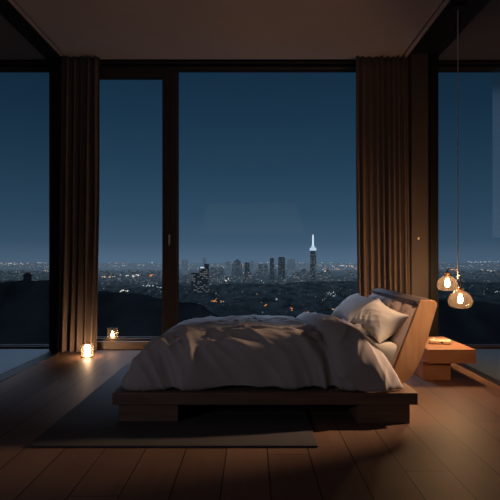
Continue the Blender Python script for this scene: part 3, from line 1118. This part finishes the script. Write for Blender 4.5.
cluster(336, 269, 14, 8, 0.5, 0.5, 2); cluster(345, 266, 10, 8, 0.6, 0.5, 1); cluster(352, 266, 4, 2, 0.6, 0.7, 2)
cluster(305, 270, 8, 6, 1.5, 0.5, 0); cluster(262, 281, 6, 3, 2, 0.5, 0); cluster(238, 276, 8, 4, 2, 0.5, 1); cluster(333, 310, 3, 1.0, 1, .6, 2)
cluster(107, 276.5, 16, 5, 0.6, 0.65, 2); cluster(133, 276, 12, 4, 0.8, 0.75, 1); cluster(152, 275.5, 9, 3, 0.6, 0.65, 3); cluster(136, 264.5, 14, 10, 0.8, 0.5, 0)
cluster(146, 285.5, 7, 3, 0.5, 0.6, 0); cluster(126, 290.5, 7, 2.5, 0.5, 0.6, 1); cluster(160, 287, 5, 2, 0.5, 0.5, 0)
cluster(16, 272.3, 10, 3, 0.5, 0.7, 0); cluster(14, 264, 20, 9, 0.8, 0.55, 1); cluster(40, 263, 14, 6, 0.5, 0.5, 0); cluster(46, 270.5, 5, 2, 0.5, 0.5, 2)
cluster(486, 261.8, 24, 10, 0.4, 0.55, 0); cluster(470, 266, 16, 12, 0.7, 0.45, 0); cluster(487, 271, 12, 6, 0.7, 0.5, 1); cluster(456, 267.5, 10, 6, 0.6, 0.5, 0)
cluster(497, 292, 4, 2, 1, 0.6, 0)
o = build('city_lights', bm, LM)
tag(o, 'countless white and orange city lights spread to the horizon', 'lights', kind='stuff')

# ------------------------------------------------------------------ sky
w = bpy.data.worlds.new('night sky')
SC.world = w
w.use_nodes = True
nt = w.node_tree
for n in list(nt.nodes): nt.nodes.remove(n)
N = nt.nodes.new
out = N('ShaderNodeOutputWorld'); bg = N('ShaderNodeBackground')
tc = N('ShaderNodeTexCoord'); sep = N('ShaderNodeSeparateXYZ'); rp = N('ShaderNodeValToRGB')
nt.links.new(tc.outputs['Generated'], sep.inputs[0])
nt.links.new(sep.outputs['Z'], rp.inputs[0])
e = rp.color_ramp.elements
def srgb(r, g_, b):
    f = lambda c: (c / 255 / 12.92) if c / 255 <= 0.04045 else ((c / 255 + 0.055) / 1.055) ** 2.4
    return (f(r), f(g_), f(b), 1)
e[0].position = 0.0; e[0].color = srgb(80, 104, 126)
e[1].position = 1.0; e[1].color = srgb(14, 30, 48)
for p, c in ((0.012, (76, 100, 122)), (0.035, (62, 88, 110)), (0.09, (48, 76, 98)), (0.18, (35, 63, 84)), (0.27, (26, 52, 73)), (0.36, (20, 44, 63)), (0.5, (17, 38, 58))):
    q = e.new(p); q.color = srgb(*c)
nt.links.new(rp.outputs[0], bg.inputs[0])
bg.inputs[1].default_value = 1.0
nt.links.new(bg.outputs[0], out.inputs[0])


# ------------------------------------------------------------------ lights
def light(name, kind, loc, energy, col, target=None, **k):
    d = bpy.data.lights.new(name, kind)
    d.energy = energy
    d.color = col
    for a, v in k.items():
        setattr(d, a, v)
    o = bpy.data.objects.new(name, d)
    COL.objects.link(o)
    o.location = loc
    if target is not None:
        o.rotation_euler = (Vector(target) - Vector(loc)).to_track_quat('-Z', 'Y').to_euler()
    return o


light('moonlight', 'SUN', (-3, 12, 12), 2.5, (0.50, 0.70, 1.0), target=(-1.2, 4.0, 0.4), angle=math.radians(18))
# warm side lamp out of view in the right bay, then two added spots
light('warm_side_lamp', 'SPOT', (2.45, 2.75, 1.0), 24, (1.0, 0.62, 0.35), target=(1.65, 4.1, 0.45), spot_size=math.radians(48), spot_blend=0.7, shadow_soft_size=0.08)
light('pillow_fill_spot', 'SPOT', (1.9, 2.75, 2.4), 290, (1.0, 0.66, 0.40), target=(1.16, 3.79, 0.70), spot_size=math.radians(24), spot_blend=0.8, shadow_soft_size=0.06)  # added warm spot brightening the near pillow and headboard end
light('duvet_fill_spot', 'SPOT', (3.0, 3.95, 1.32), 560, (1.0, 0.62, 0.38), target=(0.70, 3.60, 0.27), spot_size=math.radians(32), spot_blend=0.9, shadow_soft_size=0.05)  # added low warm spot grazing the duvet so its ridges catch light
# added fill from the back left corner, unseen, brightening the front of the bed
light('bed_front_fill', 'SPOT', (-4.2, -0.5, 1.7), 95, (0.88, 0.87, 1.0), target=(0.3, 3.7, 0.45), spot_size=math.radians(36), spot_blend=1.0, shadow_soft_size=0.25)
# added soft fill, unseen, washing the ceiling above the camera
light('ceiling_fill', 'AREA', (0.0, 0.3, 2.2), 10, (1.0, 0.89, 0.88), target=(0.0, 0.9, 3.6), size=2.4)

# ------------------------------------------------------------------ camera
cd = bpy.data.cameras.new('camera')
cd.sensor_width = 36
cd.lens = 36.0
cd.shift_y = 0.020
cd.shift_x = -0.004
cd.clip_start = 0.05
cd.clip_end = 60000
cam = bpy.data.objects.new('camera', cd)
COL.objects.link(cam)
cam.location = (0, 0, H)
cam.rotation_euler = (math.radians(90), 0, 0)
SC.camera = cam
SC.view_settings.view_transform = 'Standard'
SC.view_settings.look = 'None'
